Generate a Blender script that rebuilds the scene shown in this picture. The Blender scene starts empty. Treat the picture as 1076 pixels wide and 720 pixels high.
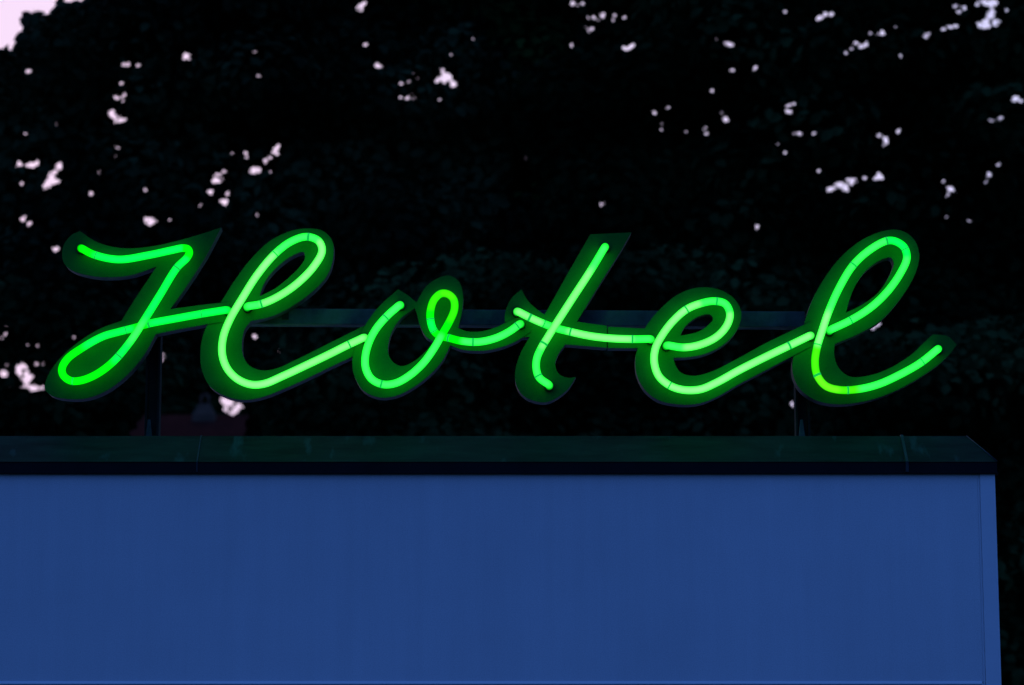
import bpy, bmesh, math, random
import numpy as np
from mathutils import Vector

random.seed(7)
rng = np.random.default_rng(11)
sc = bpy.context.scene
C = sc.collection

# ------------------------------------------------------------------ camera
W, H = 1076.0, 720.0
LENS = 100.0
F = W * LENS / 36.0
PITCH = math.radians(10.5)
CAM = np.array([0.0, -6.7, 1.6])
FWD = np.array([0, math.cos(PITCH), math.sin(PITCH)])
UP = np.array([0, -math.sin(PITCH), math.cos(PITCH)])
RT = np.array([1.0, 0, 0])


def at(px, py, Y):
    """world point on the vertical plane y = Y seen at photo position px, py"""
    d = FWD + RT * ((px - W / 2) / F) + UP * ((H / 2 - py) / F)
    t = (Y - CAM[1]) / d[1]
    return CAM + d * t


def proj(P):
    q = P - CAM
    w = q @ FWD
    return W / 2 + F * (q @ RT) / w, H / 2 - F * (q @ UP) / w


YS = 0.10            # front faces of the letters
cam_d = bpy.data.cameras.new("camera")
cam_d.lens = LENS
cam_d.sensor_width = 36.0
cam_d.clip_start = 0.1
cam_d.clip_end = 4000
cam_d.dof.use_dof = True
cam_d.dof.focus_distance = float(np.linalg.norm(at(538, 340, YS) - CAM))
cam_d.dof.aperture_fstop = 6.6
cam = bpy.data.objects.new("camera", cam_d)
cam.location = CAM.tolist()
cam.rotation_euler = (math.pi / 2 + PITCH, 0, 0)
C.objects.link(cam)
sc.camera = cam

sc.view_settings.view_transform = 'Standard'
sc.view_settings.look = 'None'
sc.view_settings.exposure = 0
try:
    sc.cycles.use_denoising = True
    sc.cycles.denoiser = 'OPENIMAGEDENOISE'
    sc.cycles.max_bounces = 6
    sc.cycles.use_light_tree = True
    sc.cycles.sample_clamp_indirect = 4.0
except Exception as e:
    print(e)

# ------------------------------------------------------------------ materials


class NT:
    def __init__(s, name):
        s.m = bpy.data.materials.new(name)
        s.m.use_nodes = True
        s.t = s.m.node_tree
        s.b = s.t.nodes['Principled BSDF']
        s.out = s.t.nodes['Material Output']

    def n(s, typ, **kw):
        o = s.t.nodes.new(typ)
        for k, v in kw.items():
            setattr(o, k, v)
        return o

    def l(s, a, b):
        s.t.links.new(a, b)


def paint(name, ca, cb, scale=6.0, rough=0.5, spec=0.3, metal=0.0, bump=0.0, bscale=80.0, stretch=(1, 1, 1), pos=(0.32, 0.7)):
    t = NT(name)
    tc = t.n('ShaderNodeTexCoord')
    mp = t.n('ShaderNodeMapping')
    mp.inputs['Scale'].default_value = stretch
    t.l(tc.outputs['Object'], mp.inputs['Vector'])
    no = t.n('ShaderNodeTexNoise')
    no.inputs['Scale'].default_value = scale
    no.inputs['Detail'].default_value = 7
    no.inputs['Roughness'].default_value = 0.62
    t.l(mp.outputs['Vector'], no.inputs['Vector'])
    cr = t.n('ShaderNodeValToRGB')
    cr.color_ramp.elements[0].position = pos[0]
    cr.color_ramp.elements[1].position = pos[1]
    cr.color_ramp.elements[0].color = (*ca, 1)
    cr.color_ramp.elements[1].color = (*cb, 1)
    t.l(no.outputs['Fac'], cr.inputs['Fac'])
    t.l(cr.outputs['Color'], t.b.inputs['Base Color'])
    t.b.inputs['Roughness'].default_value = rough
    t.b.inputs['Metallic'].default_value = metal
    t.b.inputs['Specular IOR Level'].default_value = spec
    if bump:
        n2 = t.n('ShaderNodeTexNoise')
        n2.inputs['Scale'].default_value = bscale
        n2.inputs['Detail'].default_value = 4
        t.l(tc.outputs['Object'], n2.inputs['Vector'])
        bp = t.n('ShaderNodeBump')
        bp.inputs['Strength'].default_value = bump
        bp.inputs['Distance'].default_value = 0.002
        t.l(n2.outputs['Fac'], bp.inputs['Height'])
        t.l(bp.outputs['Normal'], t.b.inputs['Normal'])
    return t.m


def neon():
    """lit coloured glass tube: long light path through the middle, deeper glass colour at the rim;
    the tint of each stretch of glass is stored along the tube"""
    t = NT('neon_glass')
    lw = t.n('ShaderNodeLayerWeight')
    lw.inputs['Blend'].default_value = 0.70
    mx = t.n('ShaderNodeMix', data_type='RGBA')
    ac = t.n('ShaderNodeAttribute'); ac.attribute_name = 'core'
    ae = t.n('ShaderNodeAttribute'); ae.attribute_name = 'rim'
    tc = t.n('ShaderNodeTexCoord')
    no = t.n('ShaderNodeTexNoise')
    no.inputs['Scale'].default_value = 11.0
    no.inputs['Detail'].default_value = 4
    t.l(tc.outputs['Object'], no.inputs['Vector'])
    mr = t.n('ShaderNodeMapRange')
    mr.inputs['From Min'].default_value = 0.3
    mr.inputs['From Max'].default_value = 0.7
    mr.inputs['To Min'].default_value = 0.85
    mr.inputs['To Max'].default_value = 1.15
    t.l(no.outputs['Fac'], mr.inputs['Value'])
    t.l(ac.outputs['Color'], mx.inputs['A'])
    t.l(ae.outputs['Color'], mx.inputs['B'])
    t.l(lw.outputs['Facing'], mx.inputs['Factor'])
    em = t.n('ShaderNodeEmission')
    t.l(mx.outputs['Result'], em.inputs['Color'])
    t.l(mr.outputs['Result'], em.inputs['Strength'])
    t.l(em.outputs['Emission'], t.out.inputs['Surface'])
    return t.m


TINT = {
    'pale': ((0.31, 3.6, 0.32), (0.0, 0.92, 0.03)),
    'mid': ((0.06, 2.9, 0.17), (0.0, 0.88, 0.015)),
    'deep': ((0.002, 2.0, 0.010), (0.0, 0.74, 0.0)),
    'spring': ((0.004, 2.4, 0.13), (0.0, 0.84, 0.01)),
    'lime': ((0.17, 1.5, 0.02), (0.03, 0.70, 0.0)),
    'grass': ((0.045, 1.7, 0.008), (0.005, 0.70, 0.0)),
    'olive': ((0.08, 1.4, 0.008), (0.01, 0.64, 0.0)),
}
M = {}
M['neon'] = neon()
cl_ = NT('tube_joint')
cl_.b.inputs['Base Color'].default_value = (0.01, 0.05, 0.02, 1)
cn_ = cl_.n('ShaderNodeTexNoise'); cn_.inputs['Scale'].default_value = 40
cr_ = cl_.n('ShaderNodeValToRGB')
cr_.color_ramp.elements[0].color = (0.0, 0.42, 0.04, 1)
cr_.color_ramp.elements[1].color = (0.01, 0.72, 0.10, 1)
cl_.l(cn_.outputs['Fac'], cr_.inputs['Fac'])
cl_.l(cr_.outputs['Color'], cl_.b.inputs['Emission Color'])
cl_.b.inputs['Emission Strength'].default_value = 1.0  # joints glow on their own, standing in for tube light through them
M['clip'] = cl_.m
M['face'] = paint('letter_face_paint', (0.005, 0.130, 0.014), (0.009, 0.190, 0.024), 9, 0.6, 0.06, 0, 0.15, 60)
M['return'] = paint('letter_side_metal', (0.014, 0.018, 0.016), (0.050, 0.054, 0.050), 14, 0.6, 0.08, 0.0, 0.1, 60)
M['bar'] = paint('galvanised_steel', (0.035, 0.058, 0.052), (0.105, 0.125, 0.112), 16, 0.8, 0.03, 0.0, 0.2, 120)
M['post'] = paint('weathered_steel', (0.010, 0.018, 0.014), (0.026, 0.038, 0.030), 14, 0.8, 0.02, 0.0, 0.2, 120)
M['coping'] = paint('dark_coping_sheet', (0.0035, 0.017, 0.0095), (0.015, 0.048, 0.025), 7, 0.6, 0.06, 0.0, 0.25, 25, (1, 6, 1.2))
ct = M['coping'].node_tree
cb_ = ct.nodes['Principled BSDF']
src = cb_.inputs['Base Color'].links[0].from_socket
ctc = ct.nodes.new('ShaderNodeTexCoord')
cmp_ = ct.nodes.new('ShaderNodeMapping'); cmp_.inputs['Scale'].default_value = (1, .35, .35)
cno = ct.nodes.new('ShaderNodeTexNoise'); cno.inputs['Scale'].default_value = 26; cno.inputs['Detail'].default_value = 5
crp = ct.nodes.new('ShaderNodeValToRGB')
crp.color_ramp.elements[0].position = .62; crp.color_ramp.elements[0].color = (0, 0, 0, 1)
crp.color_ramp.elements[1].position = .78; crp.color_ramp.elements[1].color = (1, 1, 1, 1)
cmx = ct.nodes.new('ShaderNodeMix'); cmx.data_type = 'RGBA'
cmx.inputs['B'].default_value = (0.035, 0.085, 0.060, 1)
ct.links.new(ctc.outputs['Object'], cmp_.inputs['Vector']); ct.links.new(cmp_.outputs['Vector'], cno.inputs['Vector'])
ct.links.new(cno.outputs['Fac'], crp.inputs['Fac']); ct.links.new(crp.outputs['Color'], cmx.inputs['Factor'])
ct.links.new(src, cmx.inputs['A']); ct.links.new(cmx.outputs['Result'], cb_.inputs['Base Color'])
M['fascia'] = paint('dark_fascia_sheet', (0.007, 0.008, 0.009), (0.012, 0.013, 0.015), 9, 0.6, 0.08, 0.0, 0.1, 40)
M['seam'] = paint('coping_seam_metal', (0.015, 0.030, 0.028), (0.045, 0.055, 0.06), 30, 0.5, 0.15, 0.0)
def wall_paint():
    t = NT('painted_wall_panel')
    tc = t.n('ShaderNodeTexCoord')

    def noise(scale, stretch, detail, lo, hi, a, b):
        mp = t.n('ShaderNodeMapping'); mp.inputs['Scale'].default_value = stretch
        t.l(tc.outputs['Object'], mp.inputs['Vector'])
        no = t.n('ShaderNodeTexNoise')
        no.inputs['Scale'].default_value = scale; no.inputs['Detail'].default_value = detail
        no.inputs['Roughness'].default_value = .65
        t.l(mp.outputs['Vector'], no.inputs['Vector'])
        mr = t.n('ShaderNodeMapRange')
        for k, v in (('From Min', lo), ('From Max', hi), ('To Min', a), ('To Max', b)):
            mr.inputs[k].default_value = v
        t.l(no.outputs['Fac'], mr.inputs['Value'])
        return mr.outputs['Result']
    f = noise(1.1, (1, 1, 1), 5, .3, .7, .90, 1.06)                # cloudy weathering
    g = noise(5.0, (4, 1, .25), 6, .35, .75, .955, 1.03)           # faint rain streaks
    h = noise(330., (1, 1, 1), 2, .3, .7, .91, 1.09)               # grain of the render coat
    sx = t.n('ShaderNodeTexVoronoi'); sx.inputs['Scale'].default_value = 3.2     # a few specks
    t.l(tc.outputs['Object'], sx.inputs['Vector'])
    sp = t.n('ShaderNodeMapRange')
    for k, v in (('From Min', .012), ('From Max', .022), ('To Min', .72), ('To Max', 1.0)):
        sp.inputs[k].default_value = v
    t.l(sx.outputs['Distance'], sp.inputs['Value'])
    out = None
    for q in (f, g, h, sp.outputs['Result']):
        if out is None:
            out = q
            continue
        m = t.n('ShaderNodeMath'); m.operation = 'MULTIPLY'
        t.l(out, m.inputs[0]); t.l(q, m.inputs[1]); out = m.outputs[0]
    mx = t.n('ShaderNodeMix', data_type='RGBA'); mx.blend_type = 'MULTIPLY'
    mx.inputs['Factor'].default_value = 1.0
    mx.inputs['A'].default_value = (0.745, 0.755, 0.775, 1)
    t.l(out, mx.inputs['B'])
    t.l(mx.outputs['Result'], t.b.inputs['Base Color'])
    t.b.inputs['Roughness'].default_value = .7
    t.b.inputs['Specular IOR Level'].default_value = .2
    return t.m


M['wall'] = wall_paint()
M['trim'] = paint('painted_corner_trim', (0.80, 0.81, 0.83), (0.88, 0.88, 0.89), 4, 0.6, 0.25, 0, 0.2, 200)
M['roofing'] = paint('roof_felt', (0.03, 0.03, 0.03), (0.06, 0.06, 0.06), 20, 0.9, 0.1)
M['tile'] = paint('red_roof_tiles', (0.044, 0.013, 0.0095), (0.075, 0.022, 0.015), 3, 0.9, 0.0)
M['brick'] = paint('chimney_render', (0.120, 0.066, 0.042), (0.180, 0.096, 0.060), 5, 0.9, 0.0)
M['plaster'] = paint('house_plaster', (0.35, 0.32, 0.28), (0.45, 0.42, 0.38), 2, 0.9, 0.1)
M['dark'] = paint('dark_void', (0.004, 0.004, 0.005), (0.008, 0.008, 0.009), 5, 0.9, 0.0)
M['bark'] = paint('bark', (0.03, 0.024, 0.018), (0.07, 0.055, 0.042), 6, 0.95, 0.1, 0, 0.6, 20, (1, 1, 0.25))
M['ground'] = paint('dark_grass', (0.02, 0.03, 0.012), (0.045, 0.06, 0.02), 0.4, 0.95, 0.1)
M['leafA'] = paint('leaves_deep_green', (0.006, 0.015, 0.0046), (0.048, 0.092, 0.028), 0.8, 0.8, 0.02, pos=(.46, .70))
M['leafB'] = paint('leaves_mid_green', (0.006, 0.017, 0.0040), (0.050, 0.125, 0.022), 0.6, 0.8, 0.02, pos=(.46, .70))
M['leafD'] = paint('leaves_blue_green', (0.008, 0.016, 0.0065), (0.060, 0.092, 0.034), 0.7, 0.8, 0.02, pos=(.46, .70))
M['leafC'] = paint('leaves_dull_green', (0.006, 0.015, 0.0046), (0.044, 0.086, 0.026), 0.7, 0.8, 0.02, pos=(.46, .70))

# ------------------------------------------------------------------ helpers


def empty(name, loc, label, cat, group=None):
    o = bpy.data.objects.new(name, None)
    C.objects.link(o)
    o.location = [float(v) for v in loc]
    o.empty_display_size = 0.2
    o['label'] = label
    o['category'] = cat
    if group:
        o['group'] = group
    return o


def link(name, me, parent=None, label=None, kind=None):
    o = bpy.data.objects.new(name, me)
    C.objects.link(o)
    if parent is not None:
        o.parent = parent
        off = Vector((0, 0, 0))
        p = parent
        while p is not None:
            off += p.location
            p = p.parent
        o.location = -off          # mesh data is in world coordinates
    if label:
        o['label'] = label
    if kind:
        o['kind'] = kind
    return o


def mesh_np(name, verts, faces, mats, smooth=False, fmat=None):
    me = bpy.data.meshes.new(name)
    me.from_pydata([tuple(map(float, v)) for v in verts], [], [tuple(f) for f in faces])
    for m in (mats if isinstance(mats, (list, tuple)) else [mats]):
        me.materials.append(m)
    if fmat is not None:
        me.polygons.foreach_set('material_index', fmat)
    if smooth:
        me.polygons.foreach_set('use_smooth', [True] * len(me.polygons))
    me.update()
    return me


def bm_mesh(name, bm, mats, bevel=0.0, seg=2):
    if bevel:
        bmesh.ops.bevel(bm, geom=bm.edges[:], offset=bevel, segments=seg, affect='EDGES', profile=0.6)
    bmesh.ops.recalc_face_normals(bm, faces=bm.faces[:])
    me = bpy.data.meshes.new(name)
    bm.to_mesh(me)
    bm.free()
    for m in (mats if isinstance(mats, (list, tuple)) else [mats]):
        me.materials.append(m)
    return me


def box_bm(bm, x0, x1, y0, y1, z0, z1):
    v = [bm.verts.new((x, y, z)) for x in (x0, x1) for y in (y0, y1) for z in (z0, z1)]
    for f in ((0, 1, 3, 2), (4, 6, 7, 5), (0, 4, 5, 1), (2, 3, 7, 6), (0, 2, 6, 4), (1, 5, 7, 3)):
        bm.faces.new([v[i] for i in f])
    return v


def catmull(P, closed=False, corners=(), n=8):
    """smooth polyline through P; indices in corners stay sharp"""
    P = [np.array(p, float) for p in P]
    N = len(P)
    out = []
    rngN = N if closed else N - 1
    for i in range(rngN):
        p1, p2 = P[i], P[(i + 1) % N]
        p0 = P[(i - 1) % N] if (closed or i > 0) else 2 * p1 - p2
        p3 = P[(i + 2) % N] if (closed or i + 2 < N) else 2 * p2 - p1
        if i in corners:
            p0 = 2 * p1 - p2
        if (i + 1) % N in corners:
            p3 = 2 * p2 - p1
        # centripetal
        def tj(ti, a, b): return ti + max(np.linalg.norm(b - a), 1e-6) ** 0.5
        t0 = 0.0; t1 = tj(t0, p0, p1); t2 = tj(t1, p1, p2); t3 = tj(t2, p2, p3)
        for k in range(n):
            t = t1 + (t2 - t1) * k / n
            A1 = (t1 - t) / (t1 - t0) * p0 + (t - t0) / (t1 - t0) * p1
            A2 = (t2 - t) / (t2 - t1) * p1 + (t - t1) / (t2 - t1) * p2
            A3 = (t3 - t) / (t3 - t2) * p2 + (t - t2) / (t3 - t2) * p3
            B1 = (t2 - t) / (t2 - t0) * A1 + (t - t0) / (t2 - t0) * A2
            B2 = (t3 - t) / (t3 - t1) * A2 + (t - t1) / (t3 - t1) * A3
            out.append((t2 - t) / (t2 - t1) * B1 + (t - t1) / (t2 - t1) * B2)
    if not closed:
        out.append(P[-1])
    return out


def sweep(path, rad, nseg=14):
    """round tube along path (list of 3-vectors); rad scalar or list; capped ends"""
    path = [np.array(p, float) for p in path]
    n = len(path)
    rads = rad if hasattr(rad, '__len__') else [rad] * n
    T = []
    for i in range(n):
        d = path[min(i + 1, n - 1)] - path[max(i - 1, 0)]
        T.append(d / (np.linalg.norm(d) + 1e-9))
    ref = np.array([0, 1.0, 0]) if abs(T[0][1]) < 0.9 else np.array([1.0, 0, 0])
    nrm = np.cross(T[0], ref); nrm /= np.linalg.norm(nrm)
    V, Fc = [], []
    for i in range(n):
        nrm = nrm - T[i] * (nrm @ T[i])
        nrm /= np.linalg.norm(nrm) + 1e-9
        b = np.cross(T[i], nrm)
        for k in range(nseg):
            a = 2 * math.pi * k / nseg
            V.append(path[i] + rads[i] * (math.cos(a) * nrm + math.sin(a) * b))
    for i in range(n - 1):
        for k in range(nseg):
            k2 = (k + 1) % nseg
            Fc.append((i * nseg + k, i * nseg + k2, (i + 1) * nseg + k2, (i + 1) * nseg + k))
    Fc.append(tuple(range(nseg - 1, -1, -1)))
    Fc.append(tuple((n - 1) * nseg + k for k in range(nseg)))
    return V, Fc, T


# ------------------------------------------------------------------ the script sign
Z = 3.43
ORG = dict(A=(40, 220), B=(190, 220), C=(360, 220), D=(510, 220), E=(660, 220), F=(815, 220))


def px(k, p):
    return ORG[k][0] + p[0] / Z, ORG[k][1] + p[1] / Z


TUBE_R = 0.0094
STAND = 0.024
DEPTH = 0.040

post_l = at(160.5, 458, YS + 0.10)
sign = empty('neon_sign', (0, YS + 0.1, float(post_l[2]) - 0.02),
             'lit green neon sign in joined handwriting on a steel frame above the blue wall', 'neon sign')


def letter(key_outline, holes, yoff, label):
    """flat letter tray with holes: extruded outline, front face + metal sides"""
    cu = bpy.data.curves.new('letter_outline', 'CURVE')
    cu.dimensions = '2D'
    cu.fill_mode = 'BOTH'
    cu.extrude = DEPTH / 2
    loops = [key_outline] + holes
    for (k, pts, corners) in loops:
        P = [px(*((p[2], p[:2]) if len(p) > 2 else (k, p))) for p in pts]
        sm = catmull(P, True, corners, 7)
        sp = cu.splines.new('POLY')
        sp.points.add(len(sm) - 1)
        for i, q in enumerate(sm):
            w = at(q[0], q[1], YS + yoff)
            sp.points[i].co = (w[0], w[2], 0, 1)
        sp.use_cyclic_u = True
    tmp = bpy.data.objects.new('tmp_outline', cu)
    C.objects.link(tmp)
    dg = bpy.context.evaluated_depsgraph_get()
    me = bpy.data.meshes.new_from_object(tmp.evaluated_get(dg), depsgraph=dg)
    bpy.data.objects.remove(tmp)
    bpy.data.curves.remove(cu)
    me.name = 'letter'
    for v in me.vertices:
        x, z, d = v.co
        v.co = (x, YS + yoff + DEPTH / 2 - d, z)
    bm = bmesh.new(); bm.from_mesh(me)
    bmesh.ops.remove_doubles(bm, verts=bm.verts[:], dist=1e-5)
    bmesh.ops.recalc_face_normals(bm, faces=bm.faces[:])
    bm.to_mesh(me); bm.free()
    me.materials.clear()
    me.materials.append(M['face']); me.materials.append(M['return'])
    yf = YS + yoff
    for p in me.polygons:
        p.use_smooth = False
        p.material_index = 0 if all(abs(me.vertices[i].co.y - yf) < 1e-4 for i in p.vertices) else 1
    me.update()
    o = link('letter', me, sign, label)
    return o


def tube(let, k, pts, mats, clips, corners=(), ends=(True, True), yoff=0.0):
    """pts: (zx, zy[, extra depth towards the street]); mats: [(material, from point index)]"""
    P3 = []
    for p in pts:
        q = px(k, p)
        ex = p[2] if len(p) > 2 else 0.0
        P3.append(np.array([q[0], q[1], ex * 1000]))
    sm = catmull(P3, False, corners, 9)
    world = [at(q[0], q[1], YS - STAND - q[2] / 1000 + yoff) for q in sm]
    idx = [0] * len(world)
    for (mname, i0) in mats:
        for j in range(len(world)):
            if j >= i0 * 9:
                idx[j] = mname
    # the traced ends are the outer tips of the glass: trim, then turn back into the tray
    def trim(a, b):
        while len(a) > 4 and np.linalg.norm(a[0] - a[1]) < TUBE_R * b:
            b -= np.linalg.norm(a[0] - a[1]) / TUBE_R
            a.pop(0); 
        return a
    n0 = len(world)
    world = trim(world, 0.9); idx = idx[n0 - len(world):]; sm = sm[n0 - len(world):]
    n0 = len(world)
    world = trim(world[::-1], 0.9)[::-1]; idx = idx[:len(world)]; sm = sm[:len(world)]

    def leg(p, t):
        r = TUBE_R * 0.75
        out = []
        for a in (18, 36, 54, 72, 90):
            a = math.radians(a)
            out.append(p + t * r * math.sin(a) + np.array([0, 1, 0]) * r * (1 - math.cos(a)))
        out.append(out[-1] + np.array([0, STAND - r + 0.004, 0]))
        return out
    t0 = world[0] - world[1]; t0 /= np.linalg.norm(t0)
    t1 = world[-1] - world[-2]; t1 /= np.linalg.norm(t1)
    pre = leg(world[0], t0)[::-1] if ends[0] else []
    post = leg(world[-1], t1) if ends[1] else []
    path = pre + world + post
    names = [idx[0]] * len(pre) + idx + [idx[-1]] * len(post)
    V, Fc, T = sweep(path, TUBE_R, 18)
    core = np.array([TINT[q][0] for q in names]); rim = np.array([TINT[q][1] for q in names])
    ker = np.array([1, 2, 2, 1.0]); ker /= ker.sum()
    for A in (core, rim):
        for c_ in range(3):
            A[:, c_] = np.convolve(np.pad(A[:, c_], (2, 1), 'edge'), ker, 'valid')
    dim = np.ones(len(path))
    if ends[0]:
        dim[:len(pre)] = np.linspace(.25, .9, len(pre))
    if ends[1]:
        dim[-len(post):] = np.linspace(.9, .25, len(post))
    me = mesh_np('neon_tube', V, Fc, M['neon'], True)
    for nm_, A in (('core', core), ('rim', rim)):
        at_ = me.color_attributes.new(nm_, 'FLOAT_COLOR', 'POINT')
        col = np.ones((len(path), 18, 4), np.float32)
        col[:, :, :3] = (A * dim[:, None])[:, None, :]
        at_.data.foreach_set('color', col.ravel())
    link('neon_tube', me, let)
    # dark sockets where the bent-back ends enter the tray
    for (pp, tt, on) in ((world[0], t0, ends[0]), (world[-1], t1, ends[1])):
        if on:
            b = pp + tt * TUBE_R * 0.75
            yf = b[1] + STAND
            V3, F3, _ = sweep([np.array([b[0], yf - .008, b[2]]), np.array([b[0], yf - .007, b[2]]), np.array([b[0], yf + .006, b[2]])],
                              [TUBE_R * 1.12, TUBE_R * 1.28, TUBE_R * 1.28], 18)
            link('tube_socket', mesh_np('tube_socket', V3, F3, M['post']), let)
    # joints: thin collars round the glass with a stand-off to the tray
    wpx = [np.array([q[0], q[1]]) for q in sm]
    for c in clips:
        cp = np.array(px(k, c))
        j = int(np.argmin([np.linalg.norm(w - cp) for w in wpx]))
        j = max(1, min(len(world) - 2, j))
        t = world[j + 1] - world[j - 1]; t /= np.linalg.norm(t)
        hw = 0.0024 * rng.uniform(.6, 1.35)
        V1, F1, _ = sweep([world[j] - t * hw, world[j] + t * hw], TUBE_R * 1.04, 16)
        V2, F2, _ = sweep([world[j] + np.array([0, TUBE_R * 0.6, 0]), world[j] + np.array([0, STAND + 0.02, 0])], 0.003, 8)
        n1 = len(V1)
        me = mesh_np('tube_clip', V1 + V2, F1 + [tuple(a + n1 for a in f) for f in F2], M['clip'], False)
        link('tube_clip', me, let)


# --- H : left stroke and right stroke are one letter on two trays
hA = ('A', [(150, 78), (120, 93), (94, 125), (86, 160), (94, 195), (120, 219), (180, 238), (250, 245), (335, 237), (428, 206),
            (400, 247), (350, 322), (300, 402), (220, 432), (130, 490), (60, 560), (28, 618), (26, 650), (50, 672), (110, 684),
            (180, 680), (250, 652), (320, 598), (382, 525), (412, 472), (424, 450), (500, 434), (600, 416), (690, 402),
            (690, 334), (600, 343), (476, 360), (512, 310), (560, 240), (610, 160), (660, 65), (600, 85), (530, 106),
            (440, 128), (350, 140), (280, 137), (210, 117)], {0, 9, 12, 25, 28, 29, 31, 35})
hB = ('B', [(450, 69), (510, 77), (544, 110), (551, 160), (532, 230), (482, 290), (400, 350), (330, 385), (252, 403), (230, 433),
            (220, 480), (225, 530), (250, 565), (290, 580), (340, 575), (430, 535), (520, 490), (620, 440), (690, 405),
            (690, 495), (620, 530), (540, 568), (450, 612), (370, 648), (290, 678), (220, 687), (160, 673), (105, 638), (76, 580),
            (70, 520), (80, 455), (105, 400), (155, 318), (190, 262), (250, 182), (320, 115), (390, 80)], {8, 18, 19})
hBh = ('B', [(442, 154), (447, 175), (430, 205), (390, 245), (340, 285), (284, 314), (290, 290), (310, 250), (350, 205), (400, 168)], {5})
H1 = letter(hA, [], 0.0, 'left stroke of the capital H with a flag top and a small closed loop')
H2 = letter(hB, [hBh], 0.0026, 'right stroke of the capital H with a tall open loop')
tube(H1, 'A', [(152, 138), (200, 163), (290, 181), (400, 165), (480, 148), (522, 140), (540, 144), (545, 156), (537, 174), (500, 211), (440, 308), (380, 404),
               (330, 480), (270, 550), (210, 595), (155, 617), (118, 618), (92, 600), (86, 575), (105, 540), (165, 496), (230, 460),
               (290, 442, -0.012), (345, 428, -0.017), (400, 412, -0.010), (500, 393), (600, 375), (682, 362)],
     [('deep', 0), ('spring', 1), ('deep', 5), ('spring', 8), ('spring', 10), ('mid', 11), ('spring', 12), ('deep', 13), ('spring', 20), ('deep', 23), ('spring', 24)],
     [(210, 166), (500, 207), (290, 526), (125, 620), (312, 438), (398, 413), (590, 377)])
tube(H2, 'B', [(236, 350), (290, 341), (350, 315), (420, 267), (480, 205), (509, 150), (497, 115), (455, 99), (400, 115),
               (340, 160), (275, 237), (222, 320), (178, 395), (153, 460), (149, 520), (165, 570), (200, 609), (250, 631),
               (300, 629), (370, 600), (450, 563), (530, 525), (600, 490), (660, 462)],
     [('mid', 0), ('pale', 1), ('mid', 6), ('pale', 9), ('pale', 12)], [(340, 160), (461, 100), (290, 342), (605, 489)])

# --- o
oC = ('C', [(200, 288), (235, 310), (266, 336), (276, 318), (300, 280), (340, 250), (385, 239), (420, 262), (434, 310), (430, 370),
            (416, 428), (450, 440), (500, 440), (550, 426), (590, 408), (650, 380), (680, 440), (620, 478), (560, 500), (500, 510), (430, 505), (388, 490),
            (360, 545), (310, 600), (250, 645), (190, 673), (130, 678), (75, 653), (42, 600), (35, 550), (45, 500), (80, 420), (130, 352)],
      {0, 2, 10, 15, 16, 21})
oCh = ('C', [(260, 356), (205, 398), (170, 460), (165, 520), (185, 553), (215, 565), (260, 546), (300, 511), (328, 476), (300, 458), (278, 415), (268, 378)], {0, 8})
O = letter(oC, [oCh], 0.0, 'small letter o with a pointed top and an inner loop')
tube(O, 'C', [(205, 345), (160, 385), (120, 432), (95, 480), (82, 530), (84, 575), (105, 612), (145, 631), (190, 627), (240, 600),
              (290, 555), (330, 500), (357, 453), (385, 405), (403, 360), (400, 325), (380, 306), (355, 304), (330, 326),
              (317, 365), (317, 400), (328, 436, -0.008), (350, 456, -0.018), (384, 464, -0.010), (430, 475), (490, 478), (550, 465), (600, 441), (643, 410)],
     [('mid', 0), ('deep', 12), ('grass', 13), ('olive', 15), ('grass', 17), ('deep', 19), ('spring', 20), ('deep', 21), ('mid', 24)],
     [(155, 390), (140, 630), (316, 398), (328, 436), (385, 465), (470, 478), (633, 418)])

# --- t
tD = ('D', [(378, 90), (526, 83), (480, 163), (420, 257), (330, 405), (400, 415), (438, 420), (438, 499), (350, 492), (288, 487),
            (264, 520), (252, 560), (265, 593), (297, 607), (326, 604), (300, 645), (260, 678), (220, 695), (170, 689), (130, 665),
            (108, 620), (110, 570), (130, 512), (160, 460), (120, 460), (85, 440), (70, 400), (75, 360), (95, 320), (130, 288),
            (150, 325), (185, 360), (213, 380), (250, 315), (310, 208)], {0, 1, 4, 6, 7, 9, 14, 23, 29, 32})
Tt = letter(tD, [], 0.0026, 'small letter t with a slanted stem and a long crossbar')
tube(Tt, 'D', [(433, 132), (380, 220), (320, 312), (260, 405, 0.012), (225, 461), (200, 503), (185, 540), (184, 578), (195, 607), (230, 633)],
     [('mid', 0), ('pale', 1), ('pale', 3), ('mid', 5)], [(210, 486), (190, 600)], ends=(True, True))
tube(Tt, 'D', [(113, 366), (160, 390), (205, 410, -0.005), (250, 427, -0.013), (300, 440, -0.004), (380, 457), (450, 465), (530, 468), (595, 467)],
     [('pale', 0), ('mid', 2), ('pale', 4), ('mid', 7)], [(160, 389), (208, 411), (305, 440), (530, 468)])

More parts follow.
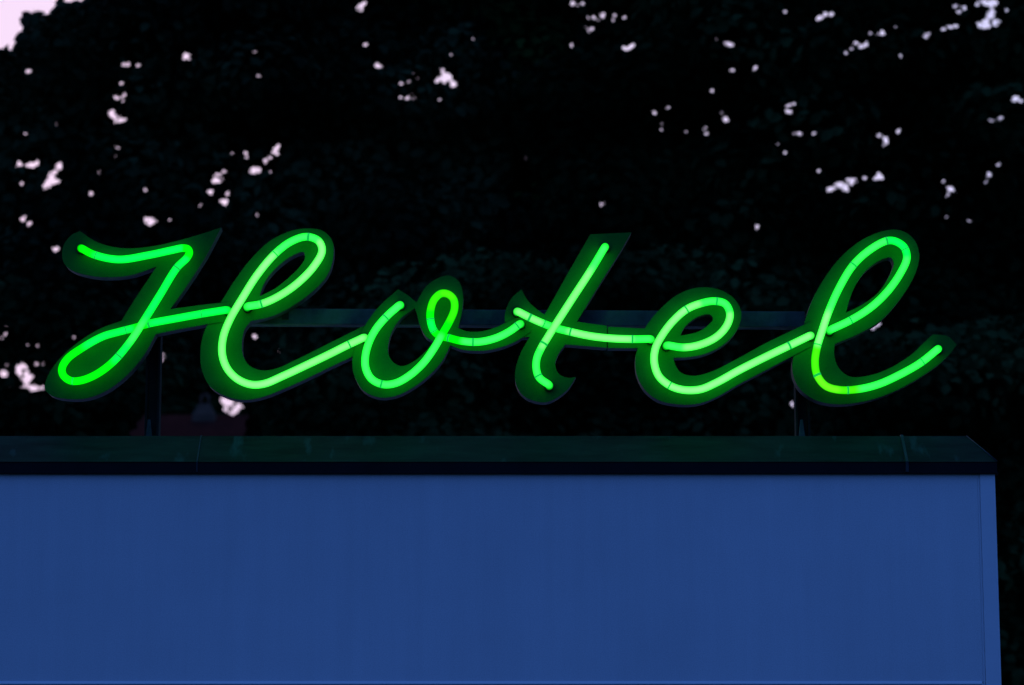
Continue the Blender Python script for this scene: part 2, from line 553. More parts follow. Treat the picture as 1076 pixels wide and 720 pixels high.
# --- e
eE = ('E', [(-73, 423), (60, 430), (80, 400), (130, 345), (190, 301), (260, 281), (330, 290), (385, 325), (408, 375), (395, 430),
            (350, 483), (280, 520), (220, 532), (163, 535), (170, 560), (190, 588), (235, 600), (300, 585), (400, 535), (500, 480), (620, 423), (660, 404),
            (660, 494), (610, 520), (500, 578), (400, 630), (320, 676), (250, 701), (180, 703), (110, 688), (60, 650), (30, 590),
            (27, 530), (35, 500), (-73, 500)], {0, 1, 13, 21, 22, 33, 34})
eEh = ('E', [(295, 379), (306, 394), (286, 420), (250, 442), (188, 456), (200, 430), (230, 400), (262, 383)], {4})
E_ = letter(eE, [eEh], 0.0, 'small letter e with a narrow eye and a long rising tail')
tube(E_, 'E', [(143, 490), (200, 498), (260, 488), (320, 459), (358, 415), (367, 375), (350, 341), (310, 331), (260, 340),
               (210, 361), (160, 405), (122, 455), (99, 500), (94, 550), (110, 600), (150, 635), (200, 651), (260, 649), (320, 624), (400, 580),
               (500, 530), (590, 487), (658, 454)],
     [('mid', 0), ('pale', 1), ('mid', 5), ('pale', 8)], [(210, 361), (321, 334), (150, 635), (585, 489)])

# --- l
lF = ('F', [(420, 73), (470, 84), (505, 118), (518, 170), (500, 240), (450, 322), (380, 400), (300, 448), (213, 486), (212, 530),
            (230, 575), (270, 603), (340, 598), (410, 573), (490, 523), (530, 485), (568, 450), (620, 458), (653, 488), (620, 530), (560, 580),
            (480, 630), (400, 668), (320, 692), (230, 703), (150, 690), (90, 650), (62, 590), (66, 520), (80, 470), (100, 420),
            (130, 332), (180, 242), (250, 157), (330, 100)], {8, 16, 18})
lFh = ('F', [(415, 174), (426, 195), (410, 240), (370, 300), (310, 345), (253, 373), (265, 330), (290, 270), (330, 217), (380, 182)], {5})
L = letter(lF, [lFh], 0.0026, 'small letter l with a tall loop and an upswept end')
tube(L, 'F', [(198, 434), (270, 400), (340, 356), (400, 300), (450, 230), (473, 175), (463, 137), (430, 115), (400, 114),
              (340, 146), (280, 201), (230, 282), (190, 372), (167, 440), (150, 495), (142, 550), (150, 598), (180, 636), (230, 651),
              (300, 648), (370, 631), (440, 600), (520, 555), (587, 502)],
     [('mid', 0), ('spring', 5), ('mid', 8), ('pale', 12), ('olive', 14), ('lime', 16), ('olive', 18), ('mid', 19)],
     [(400, 114), (466, 145), (278, 204), (272, 398), (150, 491), (147, 597), (260, 650), (532, 550)])

# --- frame behind the letters
YB = YS + DEPTH + 0.006
a0, a1 = at(152, 331.5, YB), at(846, 335.5, YB)
hb = 0.0195
bm = bmesh.new()
vs = box_bm(bm, a0[0], a1[0], YB, YB + 0.04, -hb, hb)
for v in vs:
    f = (v.co.x - a0[0]) / (a1[0] - a0[0])
    v.co.z += a0[2] * (1 - f) + a1[2] * f
link('cross_bar', bm_mesh('cross_bar', bm, M['bar'], 0.0022), sign)
zroof = float(post_l[2]) - 0.10


def sign_post(pxc, pytop, wpx):
    p0 = at(pxc - wpx / 2, 400, YB + 0.045); p1 = at(pxc + wpx / 2, 400, YB + 0.045)
    top = at(pxc, pytop, YB)[2]
    bm = bmesh.new()
    x0, x1 = p0[0], p1[0]
    box_bm(bm, x0, x0 + 0.006, YB + 0.043, YB + 0.083, zroof, top)          # U channel: two flanges and a web
    box_bm(bm, x1 - 0.006, x1, YB + 0.043, YB + 0.083, zroof, top)
    box_bm(bm, x0 + 0.0065, x1 - 0.0065, YB + 0.060, YB + 0.066, zroof, top - 0.002)
    p = link('post', bm_mesh('post', bm, M['post'], 0.0012), sign)
    bm = bmesh.new()
    zt = at(pxc, 441, YB + 0.03)[2]
    xc = (x0 + x1) / 2 - 0.004
    v = [bm.verts.new(q) for q in ((xc - 0.017, YB + 0.03, zroof), (xc + 0.017, YB + 0.03, zroof), (xc + 0.002, YB + 0.03, zt), (xc - 0.004, YB + 0.03, zt))]
    f = bm.faces.new(v)
    r = bmesh.ops.extrude_face_region(bm, geom=[f])
    bmesh.ops.translate(bm, vec=(0, 0.008, 0), verts=[q for q in r['geom'] if isinstance(q, bmesh.types.BMVert)])
    link('foot_bracket', bm_mesh('foot_bracket', bm, M['bar']), p)


sign_post(160.5, 322, 15)
sign_post(843, 326, 15)
# small ties from the bar to the letters
for (pxx, pyy) in ((300, 331), (410, 333), (463, 333), (560, 333), (600, 333), (720, 334), (765, 334), (205, 331)):
    p = at(pxx, pyy, YB)
    bm = bmesh.new()
    box_bm(bm, p[0] - 0.008, p[0] + 0.008, YS + DEPTH + 0.0005, YB - 0.0005, p[2] - 0.012, p[2] + 0.012)
    link('tie_bracket', bm_mesh('tie_bracket', bm, M['post']), sign)

# ------------------------------------------------------------------ the blue-lit wall with its coping
XL = -4.2
eave = at(1048, 498, -0.012)
zf0 = float(eave[2]); xe = float(eave[0])
zf1 = float(at(1048, 485.5, -0.012)[2])
xw = float(at(1045.3, 500, 0.0)[0])
RD = 0.066
ridge = at(1015.5, 458.2, RD)
zr, xr = float(ridge[2]), float(ridge[0])
YBACK = 6.0
bld = empty('low_building', (xw, 0, 0), 'pale wall of a low flat roofed building, blue in the dusk, with dark metal coping', 'building')

zj = float(at(700, 717.2, 0.0)[2])
bm = bmesh.new()
xt = float(at(1029.5, 500, 0.0)[0])
box_bm(bm, XL, xt - 0.0062, 0.0, 0.06, zj + 0.0016, zf0 + 0.02)
link('wall_panel', bm_mesh('wall_panel', bm, M['wall'], 0.0012), bld)
bm = bmesh.new()
box_bm(bm, XL, xt - 0.0062, 0.0, 0.06, 0.0, zj - 0.0016)
link('wall_panel', bm_mesh('wall_panel', bm, M['wall'], 0.0030, 3), bld)
bm = bmesh.new()
jv = box_bm(bm, XL, xt - 0.009, -0.0045, 0.03, zj - 0.0035, zj + 0.0030)
for v in jv:
    if v.co.y < 0 and v.co.z > zj:
        v.co.y = -0.0006                      # added strip, face tilted up to catch sky and read as pale line
link('panel_joint', bm_mesh('panel_joint', bm, M['trim']), bld)
bm = bmesh.new()
box_bm(bm, xt, xw, -0.003, 0.12, 0.0, zf0 + 0.02)
box_bm(bm, xt - 0.0060, xt - 0.0002, 0.0025, 0.05, 0.0, zf0 + 0.019)     # shadow groove beside the trim
link('corner_trim', bm_mesh('corner_trim', bm, M['trim'], 0.0015), bld)
bm = bmesh.new()
box_bm(bm, XL, xw - 0.004, 0.061, YBACK, 0.0, zf0 + 0.01)
link('wall_core', bm_mesh('wall_core', bm, M['wall']), bld)

# coping: fascia, inward slope, inner kerb and roof deck; mitred at the right hand corner
nx = 60


def strip(profile, mat, name):
    """profile: list of (y, z, right-end x) rows swept along x and returned along the side wall"""
    V, Fc = [], []
    rows = len(profile)
    for (y, z, xr_) in profile:
        for i in range(nx + 1):
            V.append((XL + (xr_ - XL) * i / nx, y, z))
        V.append((xr_, YBACK, z))
    cols = nx + 2
    for r in range(rows - 1):
        for i in range(cols - 1):
            Fc.append((r * cols + i, r * cols + i + 1, (r + 1) * cols + i + 1, (r + 1) * cols + i))
    return mesh_np(name, V, Fc, mat)


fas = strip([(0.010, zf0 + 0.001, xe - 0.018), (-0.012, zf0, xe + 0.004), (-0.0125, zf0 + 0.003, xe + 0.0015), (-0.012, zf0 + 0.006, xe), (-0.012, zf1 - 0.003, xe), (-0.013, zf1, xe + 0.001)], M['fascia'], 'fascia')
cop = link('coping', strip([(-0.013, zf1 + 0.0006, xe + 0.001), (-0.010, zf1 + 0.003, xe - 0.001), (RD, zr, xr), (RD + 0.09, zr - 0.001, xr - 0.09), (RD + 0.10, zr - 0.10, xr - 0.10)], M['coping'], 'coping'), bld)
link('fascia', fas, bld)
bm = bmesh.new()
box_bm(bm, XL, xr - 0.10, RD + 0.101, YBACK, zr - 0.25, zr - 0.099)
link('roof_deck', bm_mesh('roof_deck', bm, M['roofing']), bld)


def seam(pxc, wmm, lift):
    """cover strip over a joint, following fascia and slope"""
    x = float(at(pxc, 486, -0.012)[0])
    w = wmm / 2000
    prof = [(-0.0125 - lift, zf0 + 0.004), (-0.0125 - lift, zf1 + 0.001), (RD - lift * 0.7, zr + lift * 0.7), (RD + 0.06, zr + lift * 0.7)]
    V = []
    for (y, z) in prof:
        V += [(x - w, y + lift + 0.001, z - 0.001), (x - w * 0.8, y, z), (x + w * 0.8, y, z), (x + w, y + lift + 0.001, z - 0.001)]
    Fc = [(r * 4 + i, r * 4 + i + 1, r * 4 + i + 5, r * 4 + i + 4) for r in range(3) for i in range(3)]
    link('joint_strip', mesh_np('joint_strip', V, Fc, M['seam']), cop)


seam(207, 3.5, 0.0022)
seam(953, 8, 0.004)
# hip edge roll
h0 = np.array([xe, -0.012, zf1 + 0.002]); h1 = np.array([xr, RD, zr])
V, Fc, _ = sweep([h0, h0 * 0.5 + h1 * 0.5, h1], 0.0016, 8)
link('hip_bead', mesh_np('hip_bead', V, Fc, M['seam'], True), cop)

# ------------------------------------------------------------------ foliage
G = 2.989
BL = []


def blobs(x0, y0, z, lst):
    for (x, y, r) in lst:
        BL.append((x0 + x / z, y0 + y / z, r / z))


blobs(0, 0, G, [(92,222,9),(385,203,7),(402,203,8),(432,204,8),(580,177,14),(555,157,5),(684,117,6),(793,168,6),(813,240,5),(381,265,9),(345,282,6),(315,298,6),(390,300,8),(385,318,9),(362,305,5),(351,356,12),(317,381,8),(352,388,7),(377,377,11),(393,377,6),(80,422,7),(180,388,4),(550,394,5),(350,455,8),(374,467,6),(360,490,7),(400,487,7),(438,490,6),(253,503,6),(62,513,9),(92,522,14),(118,510,8),(185,520,11),(163,558,20),(150,580,12),(70,575,7),(318,540,10),(318,563,10),(287,610,9),(457,597,9),(62,700,8),(92,700,8),(472,698,16),(460,692,10),(534,692,7),(770,480,9),(775,497,9),(797,465,6),(868,465,12),(868,482,8),(850,498,8),(833,505,8),(795,535,12),(815,537,7),(850,540,5),(680,565,16),(706,540,8),(662,600,9),(657,622,9),(703,632,13),(716,606,8),(615,615,5),(632,643,6),(585,638,4),(805,675,7),(845,675,5),(727,480,5)])
blobs(360, 0, G, [(60,20,13),(50,30,8),(70,140,7),(90,157,6),(110,205,11),(375,123,6),(410,122,5),(343,175,9),(300,253,12),(322,245,16),(345,263,12),(315,222,7),(228,225,5),(220,242,6),(238,245,6),(208,256,5),(182,262,5),(226,293,7),(182,306,8),(204,309,9),(224,320,7),(265,290,6),(307,312,8),(57,266,5),(56,328,6),(720,14,6),(753,10,7),(815,52,10),(790,55,9),(770,55,6),(855,48,9),(890,52,10),(950,57,5),(810,73,7),(848,67,5),(783,92,9),(760,88,5),(778,110,7),(806,131,7),(848,122,7),(815,110,5),(903,148,10),(882,148,6),(810,180,6),(720,148,6),(720,130,4),(975,355,10),(1022,338,9),(987,300,5),(1000,385,6),(1015,388,5),(1000,409,7),(568,497,9),(555,507,5),(808,647,10),(818,642,7)])
blobs(716, 0, G, [(327,38,9),(430,52,11),(453,42,9),(473,43,7),(65,93,5),(112,122,6),(148,138,10),(185,143,9),(163,222,9),(183,232,11),(231,213,10),(96,286,9),(126,353,6),(134,379,10),(248,316,6),(333,332,6),(354,327,8),(332,353,10),(352,351,6),(16,414,6),(73,401,6),(78,420,9),(194,442,9),(231,446,6),(187,463,5),(155,465,5),(370,419,8),(386,423,6),(414,419,9),(438,399,6),(305,453,6),(325,478,8),(310,463,4),(515,167,9),(533,153,8),(548,134,9),(583,142,8),(560,150,7),(590,104,7),(628,99,10),(638,108,6),(671,86,9),(768,117,8),(735,132,5),(820,93,9),(785,93,5),(865,84,7),(845,86,5),(776,60,6),(688,175,6),(860,20,9),(888,28,6),(868,40,6),(928,14,9),(975,5,18),(960,5,12),(955,77,14),(940,77,10),(990,65,11),(970,40,9),(975,55,8),(985,30,6),(1024,32,6),(890,10,4),(1050,307,10),(1070,310,8),(972,352,5),(975,380,5),(1005,370,5),(595,411,8),(622,424,9),(643,443,13),(635,458,8),(670,432,6),(677,397,6),(677,415,6),(712,418,7),(728,415,6),(430,535,9),(425,600,7),(465,597,11),(495,580,10),(515,590,12),(540,575,13),(523,563,8),(530,626,8),(552,606,6),(574,557,9),(615,553,15),(595,520,5),(612,522,5),(737,540,6),(815,575,11),(838,590,8),(852,600,8),(838,610,6),(820,627,6),(872,627,5),(890,605,6),(1005,503,6),(993,518,7),(964,546,6),(937,534,5),(953,570,5),(833,680,6),(903,692,5),(955,704,6),(725,706,6),(230,712,12),(533,700,4)])
blobs(0, 240, 3.275, [(190,73,12),(250,377,9),(20,345,8),(18,365,9),(5,378,6),(95,400,7),(135,402,7),(22,468,10),(8,500,14),(65,490,22),(80,470,12),(85,515,16),(110,510,9),(130,463,7),(152,467,9),(40,558,8),(68,555,8),(105,550,14),(130,548,9),(147,545,7),(178,577,9),(235,655,5),(300,630,6),(358,640,7),(170,702,9),(200,706,6)])
blobs(0, 0, 1, [(170,373,3),(170,379,2.5),(195.5,366,2.6),(266,353,4),(301,347,2.4),(293,369,2.4),(503,413,1.5),(530,450,2.6),(832,424,2.4),(832,428,2),(916,344,3.5),(923,340,2.6),(997,336,1.6)])
FARBL = [(238, 423, 4.6), (234, 420, 3.2), (237, 430, 2.6), (243, 421.5, 3), (247.5, 431, 4.4), (250, 426, 2.6), (244, 434, 2.4), (256, 427, 1.2), (257, 434, 1.2)]
FULL = np.array(BL); FBA = np.array(FARBL)


def ragged(lst):
    """each clearing is really a handful of small slits and holes between leaves, with pinholes round about"""
    out = []
    g = np.random.default_rng(5)
    for (x, y, r) in lst:
        # pinholes in the thin foliage around a clearing
        for q in range(int(1.2 + r * 0.9)):
            a = g.uniform(0, 2 * math.pi); d = r + g.uniform(.5, 2.2 + 1.6 * r)
            out.append((x + d * math.cos(a) * 1.15, y + d * math.sin(a) * .85, g.uniform(.45, .95)))
        if r < 1.9:
            out.append((x, y, r * g.uniform(.6, .95)))
            continue
        if r < 3.2:
            out.append((x + g.uniform(-.5, .5), y + g.uniform(-.5, .5), r * g.uniform(.48, .74)))
            b = g.uniform(0, 6.28); d = r * g.uniform(.5, .9)
            out.append((x + d * math.cos(b), y + d * math.sin(b), g.uniform(.6, 1.1)))
            continue
        for q in range(int(2 + r * 1.1)):
            a = g.uniform(0, 2 * math.pi); d = r * math.sqrt(g.uniform(0, .6))
            rr = max(0.9, r * g.uniform(.2, .5))
            x1, y1 = x + d * math.cos(a), y + d * math.sin(a)
            out.append((x1, y1, rr))
            if g.uniform() < .7:            # drawn out into a slit
                b = g.uniform(-1.2, 1.2)
                for f in (.8, 1.5):
                    out.append((x1 + f * rr * math.cos(b), y1 + f * rr * math.sin(b), rr * g.uniform(.4, .75)))
    return np.array(out)


BLA = ragged(BL)

SKY = [(-500, 300), (-120, 130), (-40, 60), (0, 52), (9, 55), (15, 57), (13, 47), (22, 46), (15, 36), (22, 31), (29, 28), (22, 17), (32, 12), (42, 15), (51, 17), (57, 8), (61, 2), (72, 3), (86, 4), (92, -6), (150, -60), (250, -130), (250, -900), (-500, -900)]
ROOFGAP = [(122, 470), (126, 452), (143, 430), (148, 408), (190, 403), (266, 408), (263, 424), (266, 436), (258, 448), (263, 458), (259, 470)]


def inside(poly, x, y):
    r = np.zeros(x.shape, bool)
    n = len(poly)
    for i in range(n):
        x1, y1 = poly[i]; x2, y2 = poly[(i + 1) % n]
        c = ((y1 > y) != (y2 > y))
        with np.errstate(divide='ignore', invalid='ignore'):
            xx = (x2 - x1) * (y - y1) / (y2 - y1 + 1e-12) + x1
        r ^= c & (x < xx)
    return r


def clearing_map(bl):
    m = np.zeros((960, 2160), bool)           # half-pixel cells, 0..1080 by 0..480
    yy, xx = np.mgrid[0:960, 0:2160]
    for (bx, by, br) in bl:
        r = br * 0.57
        x0, x1 = max(0, int((bx - r) * 2) - 1), min(2160, int((bx + r) * 2) + 2)
        y0, y1 = max(0, int((by - r) * 2) - 1), min(960, int((by + r) * 2) + 2)
        if x1 > x0 and y1 > y0:
            m[y0:y1, x0:x1] |= ((xx[y0:y1, x0:x1] + .5) / 2 - bx) ** 2 + ((yy[y0:y1, x0:x1] + .5) / 2 - by) ** 2 < r * r
    return m


def leaf_mesh(name, cen, nor, size, mat, bl, polys):
    """folded six-point leaves at cen; leaves that would stop up a clearing of the crown are dropped"""
    n = len(cen)
    rnd = rng.normal(size=(n, 3))
    nor = nor / np.linalg.norm(nor, axis=1, keepdims=True)
    u = np.cross(nor, rnd); u /= np.linalg.norm(u, axis=1, keepdims=True)
    v = np.cross(nor, u)
    s = size[:, None]
    tip = cen + u * s
    base = cen - u * s * 0.9
    lift = nor * s * 0.22
    l1 = cen + u * s * 0.25 + v * s * 0.62 + lift
    l2 = cen - u * s * 0.45 + v * s * 0.50 + lift
    r1 = cen + u * s * 0.25 - v * s * 0.62 + lift
    r2 = cen - u * s * 0.45 - v * s * 0.50 + lift
    pts = np.stack([base, l2, l1, tip, r1, r2], 1)          # n,6,3
    wts = []                                                # sample points spread over both halves of a leaf
    for quad in ((0, 3, 2, 1), (0, 3, 4, 5)):
        for a in np.linspace(0, 1, 8):
            for b in np.linspace(0, 1, 4):
                wv = np.zeros(6)
                wv[quad[0]] += (1 - a) * (1 - b); wv[quad[1]] += a * (1 - b)
                wv[quad[2]] += a * b; wv[quad[3]] += (1 - a) * b
                wts.append(wv)
    wts = np.array(wts)
    keep = np.ones(n, bool)
    cmap = clearing_map(bl)
    for c in range(0, n, 4000):
        t = np.einsum('sk,nkd->nsd', wts, pts[c:c + 4000])
        X, Y = proj(t.reshape(-1, 3))
        xi = np.floor(X * 2).astype(int); yi = np.floor(Y * 2).astype(int)
        ok = (xi >= 0) & (xi < 2160) & (yi >= 0) & (yi < 960)
        inb = ok & cmap[np.clip(yi, 0, 959), np.clip(xi, 0, 2159)]
        k = ~inb.reshape(t.shape[:2]).any(1)
        Xc, Yc = proj(cen[c:c + 4000])
        Xc = Xc - 3.5 + rng.normal(size=Xc.shape) * 2.0; Yc = Yc - 3.5 + rng.normal(size=Yc.shape) * 2.0   # untidy outline
        for p in polys:
            k &= ~inside(p, Xc, Yc)
        keep[c:c + 4000] = k
    pts = pts[keep]
    n = len(pts)
    me = bpy.data.meshes.new(name)
    me.vertices.add(n * 6)
    me.vertices.foreach_set('co', pts.astype(np.float32).ravel())
    idx = (np.arange(n)[:, None] * 6 + np.array([0, 3, 2, 1, 0, 5, 4, 3])[None]).astype(np.int32)
    me.loops.add(n * 8)
    me.loops.foreach_set('vertex_index', idx.ravel())
    me.polygons.add(n * 2)
    me.polygons.foreach_set('loop_start', np.arange(0, n * 8, 4, dtype=np.int32))
    me.materials.append(mat)
    me.update(calc_edges=True)
    me.validate()
    return me


def branches(name, base, top, crown_c, rx, ry, rz, r0, nl, seed):
    rs = random.Random(seed)
    V, Fc = [], []

    big = FULL[FULL[:, 2] > 1.4]

    def clear(path):
        a = np.array(catmull(path, n=6)) if len(path) > 2 else np.array(path)
        X, Y = proj(a)
        if inside(ROOFGAP, X, Y).any() or inside(SKY, X, Y).any():
            return False
        return not ((X[:, None] - big[None, :, 0]) ** 2 + (Y[:, None] - big[None, :, 1]) ** 2 < (big[None, :, 2] + 5) ** 2).any()

    def add(path, r):
        a, f, _ = sweep(path, r, 8)
        o = len(V)
        V.extend(a); Fc.extend([tuple(i + o for i in q) for q in f])
    base = np.array(base, float); top = np.array(top, float)
    tr = []
    for i in range(9):
        f = i / 8
        tr.append(base * (1 - f) + top * f + np.array([rs.uniform(-.12, .12), rs.uniform(-.12, .12), 0]) * (0 < i))
    add(tr, [r0 * (1.25 if i == 0 else 1) * (1 - 0.09 * i) for i in range(9)])
    for k in range(nl * 12):
        if len(V) > nl * 90:
            break
        s = tr[rs.randint(3, 8)]
        a = rs.uniform(0, 2 * math.pi)
        e = crown_c + np.array([rx * .7 * math.cos(a), ry * .6 * math.sin(a), rz * rs.uniform(-.35, .6)])
        pth = []
        for i in range(7):
            f = i / 6
            q = s * (1 - f) + e * f
            q = q + np.array([rs.uniform(-.12, .12), rs.uniform(-.1, .1), 0.35 * math.sin(f * math.pi) + rs.uniform(-.06, .06)]) * (i > 0)
            pth.append(q)
        if not clear(pth):
            continue
        rr = r0 * rs.uniform(.28, .42)
        add(pth, [rr * (1 - .13 * i) for i in range(7)])
        for m in range(2):
            s2 = pth[rs.randint(2, 5)]
            e2 = s2 + np.array([rs.uniform(-1, 1), rs.uniform(-.5, .5), rs.uniform(-.2, .9)])
            if clear([s2, (s2 + e2) / 2, e2]):
                add([s2, (s2 + e2) / 2 + np.array([0, 0, .08]), e2], [rr * .4, rr * .28, rr * .1])
    return mesh_np(name, V, Fc, M['bark'], True)


def tree(name, cx_px, cy_px, Y, rx, ry, rz, leaf, cover, nclump, mat, label, cat='tree', bl=BLA, polys=(SKY, ROOFGAP), trunk=True, seed=1, span=None, trunk_px=None):
    c = at(cx_px, cy_px, Y)
    root = empty(name, (c[0], c[1], 0), label, cat)
    area = math.pi * rx * rz
    la = leaf * leaf * 1.15 * 0.55
    n = int(cover * area / la)
    # body of the crown
    th = rng.uniform(0, 2 * math.pi, n); rr = np.sqrt(rng.uniform(0, 1, n))
    edge = 1 + 0.06 * np.sin(th * 5 + seed) + 0.05 * np.sin(th * 9 + 2 * seed) + 0.03 * np.sin(th * 17)
    x = rr * np.cos(th) * rx * edge; z = rr * np.sin(th) * rz * edge
    y = rng.uniform(-1, 1, n) * ry * np.sqrt(np.clip(1 - rr ** 2, 0, 1)) * 0.55 + rng.uniform(-.25, .25, n)
    cen = c + np.stack([x, y, z], 1)
    # boughs standing out of the body towards the street
    cl = []
    nv = []
    for i in range(nclump):
        a = rng.uniform(0, 2 * math.pi); r = math.sqrt(rng.uniform(0, .95))
        q = np.array([r * math.cos(a) * rx, -ry * (0.45 + 0.55 * math.sqrt(1 - r * r)) * rng.uniform(.6, 1), r * math.sin(a) * rz])
        m = int(rng.integers(110, 220) * (0.065 / leaf) ** 1.2)
        d = rng.normal(size=(m, 3)); d /= np.linalg.norm(d, axis=1, keepdims=True)
        d *= rng.uniform(.3, 1, (m, 1)) ** .5 * np.array([rng.uniform(.45, .85), .4, rng.uniform(.22, .42)])
        cl.append(c + q + d)
        nv.append(d * np.array([1, 1, 1.6]) + np.array([0, -.1, .25]))
    nor = rng.normal(size=(n, 3)) * .42 + np.array([0, -.7, .45])
    if cl:
        cen = np.concatenate([cen] + cl); nor = np.concatenate([nor] + [q + rng.normal(size=q.shape) * .22 for q in nv])
    X, Yp = proj(cen)
    near = (X > -190) & (X < W + 190) & (Yp > -170) & (Yp < H + 60)
    keep = near | (rng.uniform(size=len(cen)) < .35)
    cen, nor = cen[keep], nor[keep]
    size = leaf * rng.uniform(.7, 1.25, len(cen))
    me = leaf_mesh('crown', cen, nor, size, mat, bl, polys)
    if span:
        # small leaves and twig tips fringing the clearings of this crown
        sc_, ss_ = [], []
        for (bx, by, br) in FULL:
            if span[0] <= bx < span[1] and br > 2.2 and rng.uniform() < .6:
                for q in range(int(1 + br * 0.9)):
                    a = rng.uniform(0, 2 * math.pi); r = br * rng.uniform(.55, 1.15)
                    yy = c[1] - rng.uniform(.2, 1.2)
                    sc_.append(at(bx + r * math.cos(a), by + r * math.sin(a), yy))
                    ss_.append((yy - CAM[1]) / F * min(br * rng.uniform(.25, .55), 3.4))
        sc_ = np.array(sc_); ss_ = np.array(ss_)
        m2 = leaf_mesh('sprig', sc_, rng.normal(size=sc_.shape) * .7 + np.array([0, -.8, .3]), ss_, mat, [], polys)
        bm = bmesh.new(); bm.from_mesh(me); bm.from_mesh(m2); bm.to_mesh(me); bm.free()
        bpy.data.meshes.remove(m2)
    link('crown', me, root)
    if trunk:
        link('trunk', branches('trunk', ((at(trunk_px, cy_px, Y)[0] if trunk_px else c[0]), c[1] + .2, -0.05), np.array([at(trunk_px, cy_px, Y)[0] if trunk_px else c[0], c[1] + .3, c[2] + rz * .15]), c + np.array([0, .1, 0]), rx, ry, rz, .22, 11, seed), root)
    else:
        link('stem', branches('stem', (c[0], c[1] + .1, -0.05), c + np.array([0, .1, -rz * .3]), c, rx, ry * .4, rz, .07, 8, seed), root)
    return root


tree('broadleaf_tree', 150, 190, 18.6, 3.3, 1.7, 3.6, .062, 9, 95, M['leafD'],
     'dark leafy tree at left whose crown edge meets the pale pink corner of sky', seed=2, span=(-50, 372), trunk_px=96)
tree('broadleaf_tree', 545, 120, 19.8, 3.9, 1.8, 3.9, .060, 10, 110, M['leafB'],
     'dark dense tree behind the middle of the neon sign, tallest crown', seed=5, span=(372, 722))
tree('broadleaf_tree', 960, 150, 18.2, 3.5, 1.8, 3.7, .064, 9, 105, M['leafC'],
     'dark leafy tree at right with many bluish sky gaps above the letter l', seed=9, span=(722, 1200))
tree('broadleaf_tree', 330, 60, 22.5, 3.4, 1.5, 3.6, .060, 7, 40, M['leafB'],
     'dark tree set back between the left and middle trees, above the capital H', seed=12, trunk_px=340)
tree('broadleaf_tree', 780, 40, 22.8, 3.2, 1.5, 3.4, .060, 7, 40, M['leafA'],
     'dark tree set back between the middle and right trees, above the letter e', seed=15)
tree('shrub', 1060, 640, 14.5, 1.9, 1.0, 2.2, .055, 8, 60, M['leafC'],
     'dark tall shrub beside the right corner of the blue wall', 'shrub', trunk=False, seed=21)
tree('shrub', 640, 470, 16.5, 2.6, 1.0, 1.5, .055, 7, 60, M['leafA'],
     'dark shrub mass just over the coping below the letters t and e', 'shrub', trunk=False, seed=23)
tree('shrub', 20, 455, 15.5, 1.25, .8, 1.0, .055, 6, 30, M['leafA'],
     'dark shrub at the lower left edge under the loop of the capital H', 'shrub', trunk=False, seed=25)
tree('shrub', 385, 480, 15.8, 0.95, .8, 1.1, .055, 6, 30, M['leafC'],
     'dark shrub just right of the distant tiled roof, under the capital H', 'shrub', trunk=False, seed=27)
tree('broadleaf_tree', 215, 440, 74.0, 8.5, 2.5, 4.6, .15, 9, 60, M['leafA'],
     'distant dark tree rising behind the tiled roof and its chimney', bl=np.concatenate([FBA, BLA]), polys=(), seed=31)

tree('broadleaf_tree', -330, 400, 20.5, 3.0, 1.6, 2.4, .065, 6, 60, M['leafC'],
     'low dark tree at the far left beyond the loop of the capital H', seed=35)

# ------------------------------------------------------------------ the distant house behind the trees
YH = 52.0
rl = at(152, 436, YH); el = at(128, 467, YH - 2.2)
house = empty('tiled_house', (float(rl[0]) + 3, YH, 0), 'distant house with a dark red tiled hip roof and small chimney, seen below the H', 'house')
x0, zr_h = float(rl[0]), float(rl[2])
xl, ze = x0 - 0.55, zr_h - 1.15
xrr = x0 + 6.5
V = [(x0, YH, zr_h), (xrr, YH, zr_h), (xl, YH - 2.6, ze), (xrr + .75, YH - 2.6, ze), (xl, YH + 2.6, ze), (xrr + .75, YH + 2.6, ze)]
link('roof', mesh_np('roof', V, [(2, 3, 1, 0), (4, 2, 0), (3, 5, 1), (5, 4, 0, 1), (2, 4, 5, 3)], M['tile']), house)
bm = bmesh.new()
box_bm(bm, xl + .25, xrr + .5, YH - 2.3, YH + 2.3, 0, ze - 0.003)
link('house_wall', bm_mesh('house_wall', bm, M['plaster']), house)
# chimney: flared base, arched cowl
pb0, pb1 = at(203.5, 437.5, YH - .3), at(228, 437.5, YH - .3)
pt = at(215.5, 413, YH - .3); pm = at(215.5, 425, YH - .3)
cxh = float(pt[0]); wb = float(pb1[0] - pb0[0]) / 2
zt, zm, zb = float(pt[2]), float(pm[2]), float(pb0[2])
wt = wb * .40
bm = bmesh.new()
rows = [(wb, zb - .25), (wb, zb), (wt * 1.35, zm - .02), (wt * 1.15, zm)]
rings = []
for (w, z) in rows:
    rings.append([bm.verts.new((cxh + sx * w, YH - .3 + sy * w * .8, z)) for (sx, sy) in ((-1, -1), (1, -1), (1, 1), (-1, 1))])
for a, b in zip(rings[:-1], rings[1:]):
    for i in range(4):
        bm.faces.new([a[i], a[(i + 1) % 4], b[(i + 1) % 4], b[i]])
bm.faces.new(rings[0][::-1]); bm.faces.new(rings[-1])
chim = link('chimney', bm_mesh('chimney', bm, M['brick']), house)
arch = []
for i in range(13):
    a = math.pi * i / 12
    arch.append(np.array([cxh - math.cos(a) * wt * .85, YH - .3, zm + (zt - zm) * .45 + math.sin(a) * (zt - zm) * .42]))
arch = [np.array([cxh - wt * .85, YH - .3, zm])] + arch + [np.array([cxh + wt * .85, YH - .3, zm])]
V, Fc, _ = sweep(arch, wt * .30, 8)
link('chimney_cowl', mesh_np('chimney_cowl', V, Fc, M['brick'], True), chim)

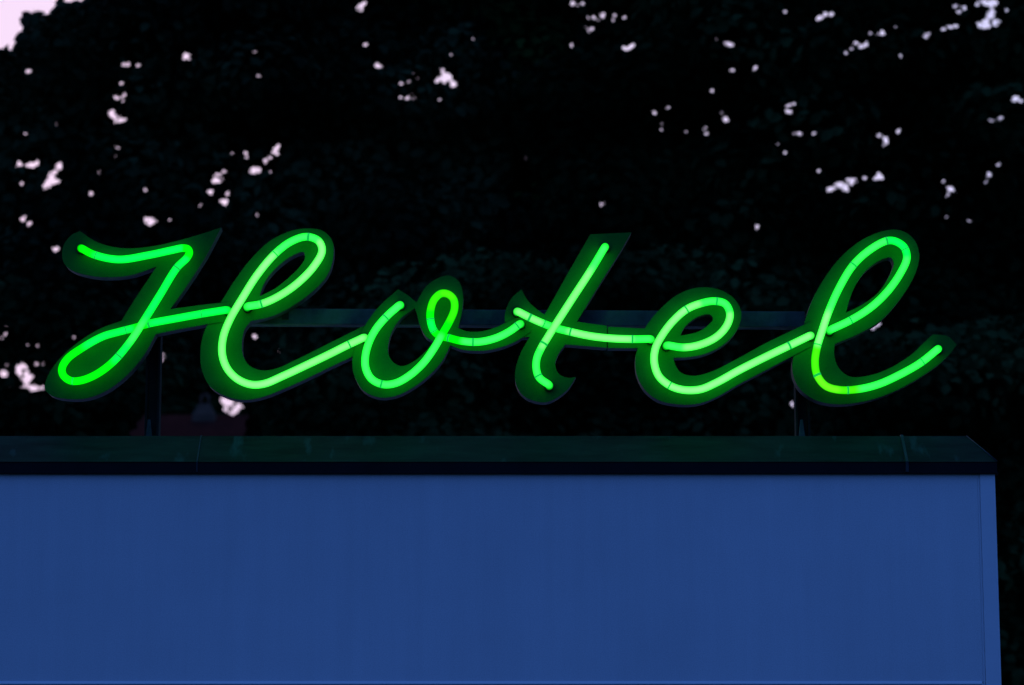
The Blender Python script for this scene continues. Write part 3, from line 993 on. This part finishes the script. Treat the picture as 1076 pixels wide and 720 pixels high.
# ------------------------------------------------------------------ ground
bm = bmesh.new()
bmesh.ops.create_grid(bm, x_segments=8, y_segments=8, size=1500)
g = link('ground', bm_mesh('ground', bm, M['ground']), None, None, 'structure')
g.location = (0, 0, -0.004)

# ------------------------------------------------------------------ dusk sky
w = bpy.data.worlds.new("World")
sc.world = w
w.use_nodes = True
nt = w.node_tree
bg = nt.nodes['Background']
wo = nt.nodes['World Output']
SUN_AZ = math.radians(-12)      # sun has gone down behind the trees, slightly left
SUN_EL = math.radians(1.0)
sky = nt.nodes.new('ShaderNodeTexSky')
sky.sky_type = 'NISHITA'
sky.sun_disc = False
sky.sun_elevation = SUN_EL
sky.sun_rotation = SUN_AZ
tc = nt.nodes.new('ShaderNodeTexCoord')
nrm = nt.nodes.new('ShaderNodeVectorMath'); nrm.operation = 'NORMALIZE'
nt.links.new(tc.outputs['Generated'], nrm.inputs[0])
dot = nt.nodes.new('ShaderNodeVectorMath'); dot.operation = 'DOT_PRODUCT'
sd = Vector((math.sin(SUN_AZ) * math.cos(.2), math.cos(SUN_AZ) * math.cos(.2), math.sin(.2)))
dot.inputs[1].default_value = sd
nt.links.new(nrm.outputs[0], dot.inputs[0])
ramp = nt.nodes.new('ShaderNodeValToRGB')
e = ramp.color_ramp.elements
e[0].position = 0.0; e[0].color = (0.034, 0.122, 0.495, 1)
e[1].position = 1.0; e[1].color = (0.95, 0.73, 0.95, 1)
a = e.new(0.50); a.color = (0.036, 0.122, 0.485, 1)
a = e.new(0.80); a.color = (0.10, 0.19, 0.52, 1)
a = e.new(0.955); a.color = (0.60, 0.63, 0.97, 1)
a = e.new(0.985); a.color = (0.82, 0.71, 0.95, 1)
mr = nt.nodes.new('ShaderNodeMapRange')
mr.inputs['From Min'].default_value = -1.0
mr.inputs['From Max'].default_value = 1.0
nt.links.new(dot.outputs['Value'], mr.inputs['Value'])
nt.links.new(mr.outputs['Result'], ramp.inputs['Fac'])
bg2 = nt.nodes.new('ShaderNodeBackground')
nt.links.new(ramp.outputs['Color'], bg2.inputs['Color'])
bg2.inputs['Strength'].default_value = 1.03
nt.links.new(sky.outputs['Color'], bg.inputs['Color'])
bg.inputs['Strength'].default_value = 0.002
ad = nt.nodes.new('ShaderNodeAddShader')
nt.links.new(bg.outputs[0], ad.inputs[0]); nt.links.new(bg2.outputs[0], ad.inputs[1])
nt.links.new(ad.outputs[0], wo.inputs['Surface'])

sun_d = bpy.data.lights.new('sun', 'SUN')
sun_d.energy = 0.02
sun_d.angle = math.radians(12)
sun_d.color = (1.0, 0.80, 0.78)
sun = bpy.data.objects.new('sun', sun_d)
dirv = Vector((math.sin(SUN_AZ) * math.cos(SUN_EL), math.cos(SUN_AZ) * math.cos(SUN_EL), math.sin(SUN_EL)))
sun.rotation_euler = dirv.to_track_quat('Z', 'Y').to_euler()
sun.location = (0, 40, 20)
C.objects.link(sun)
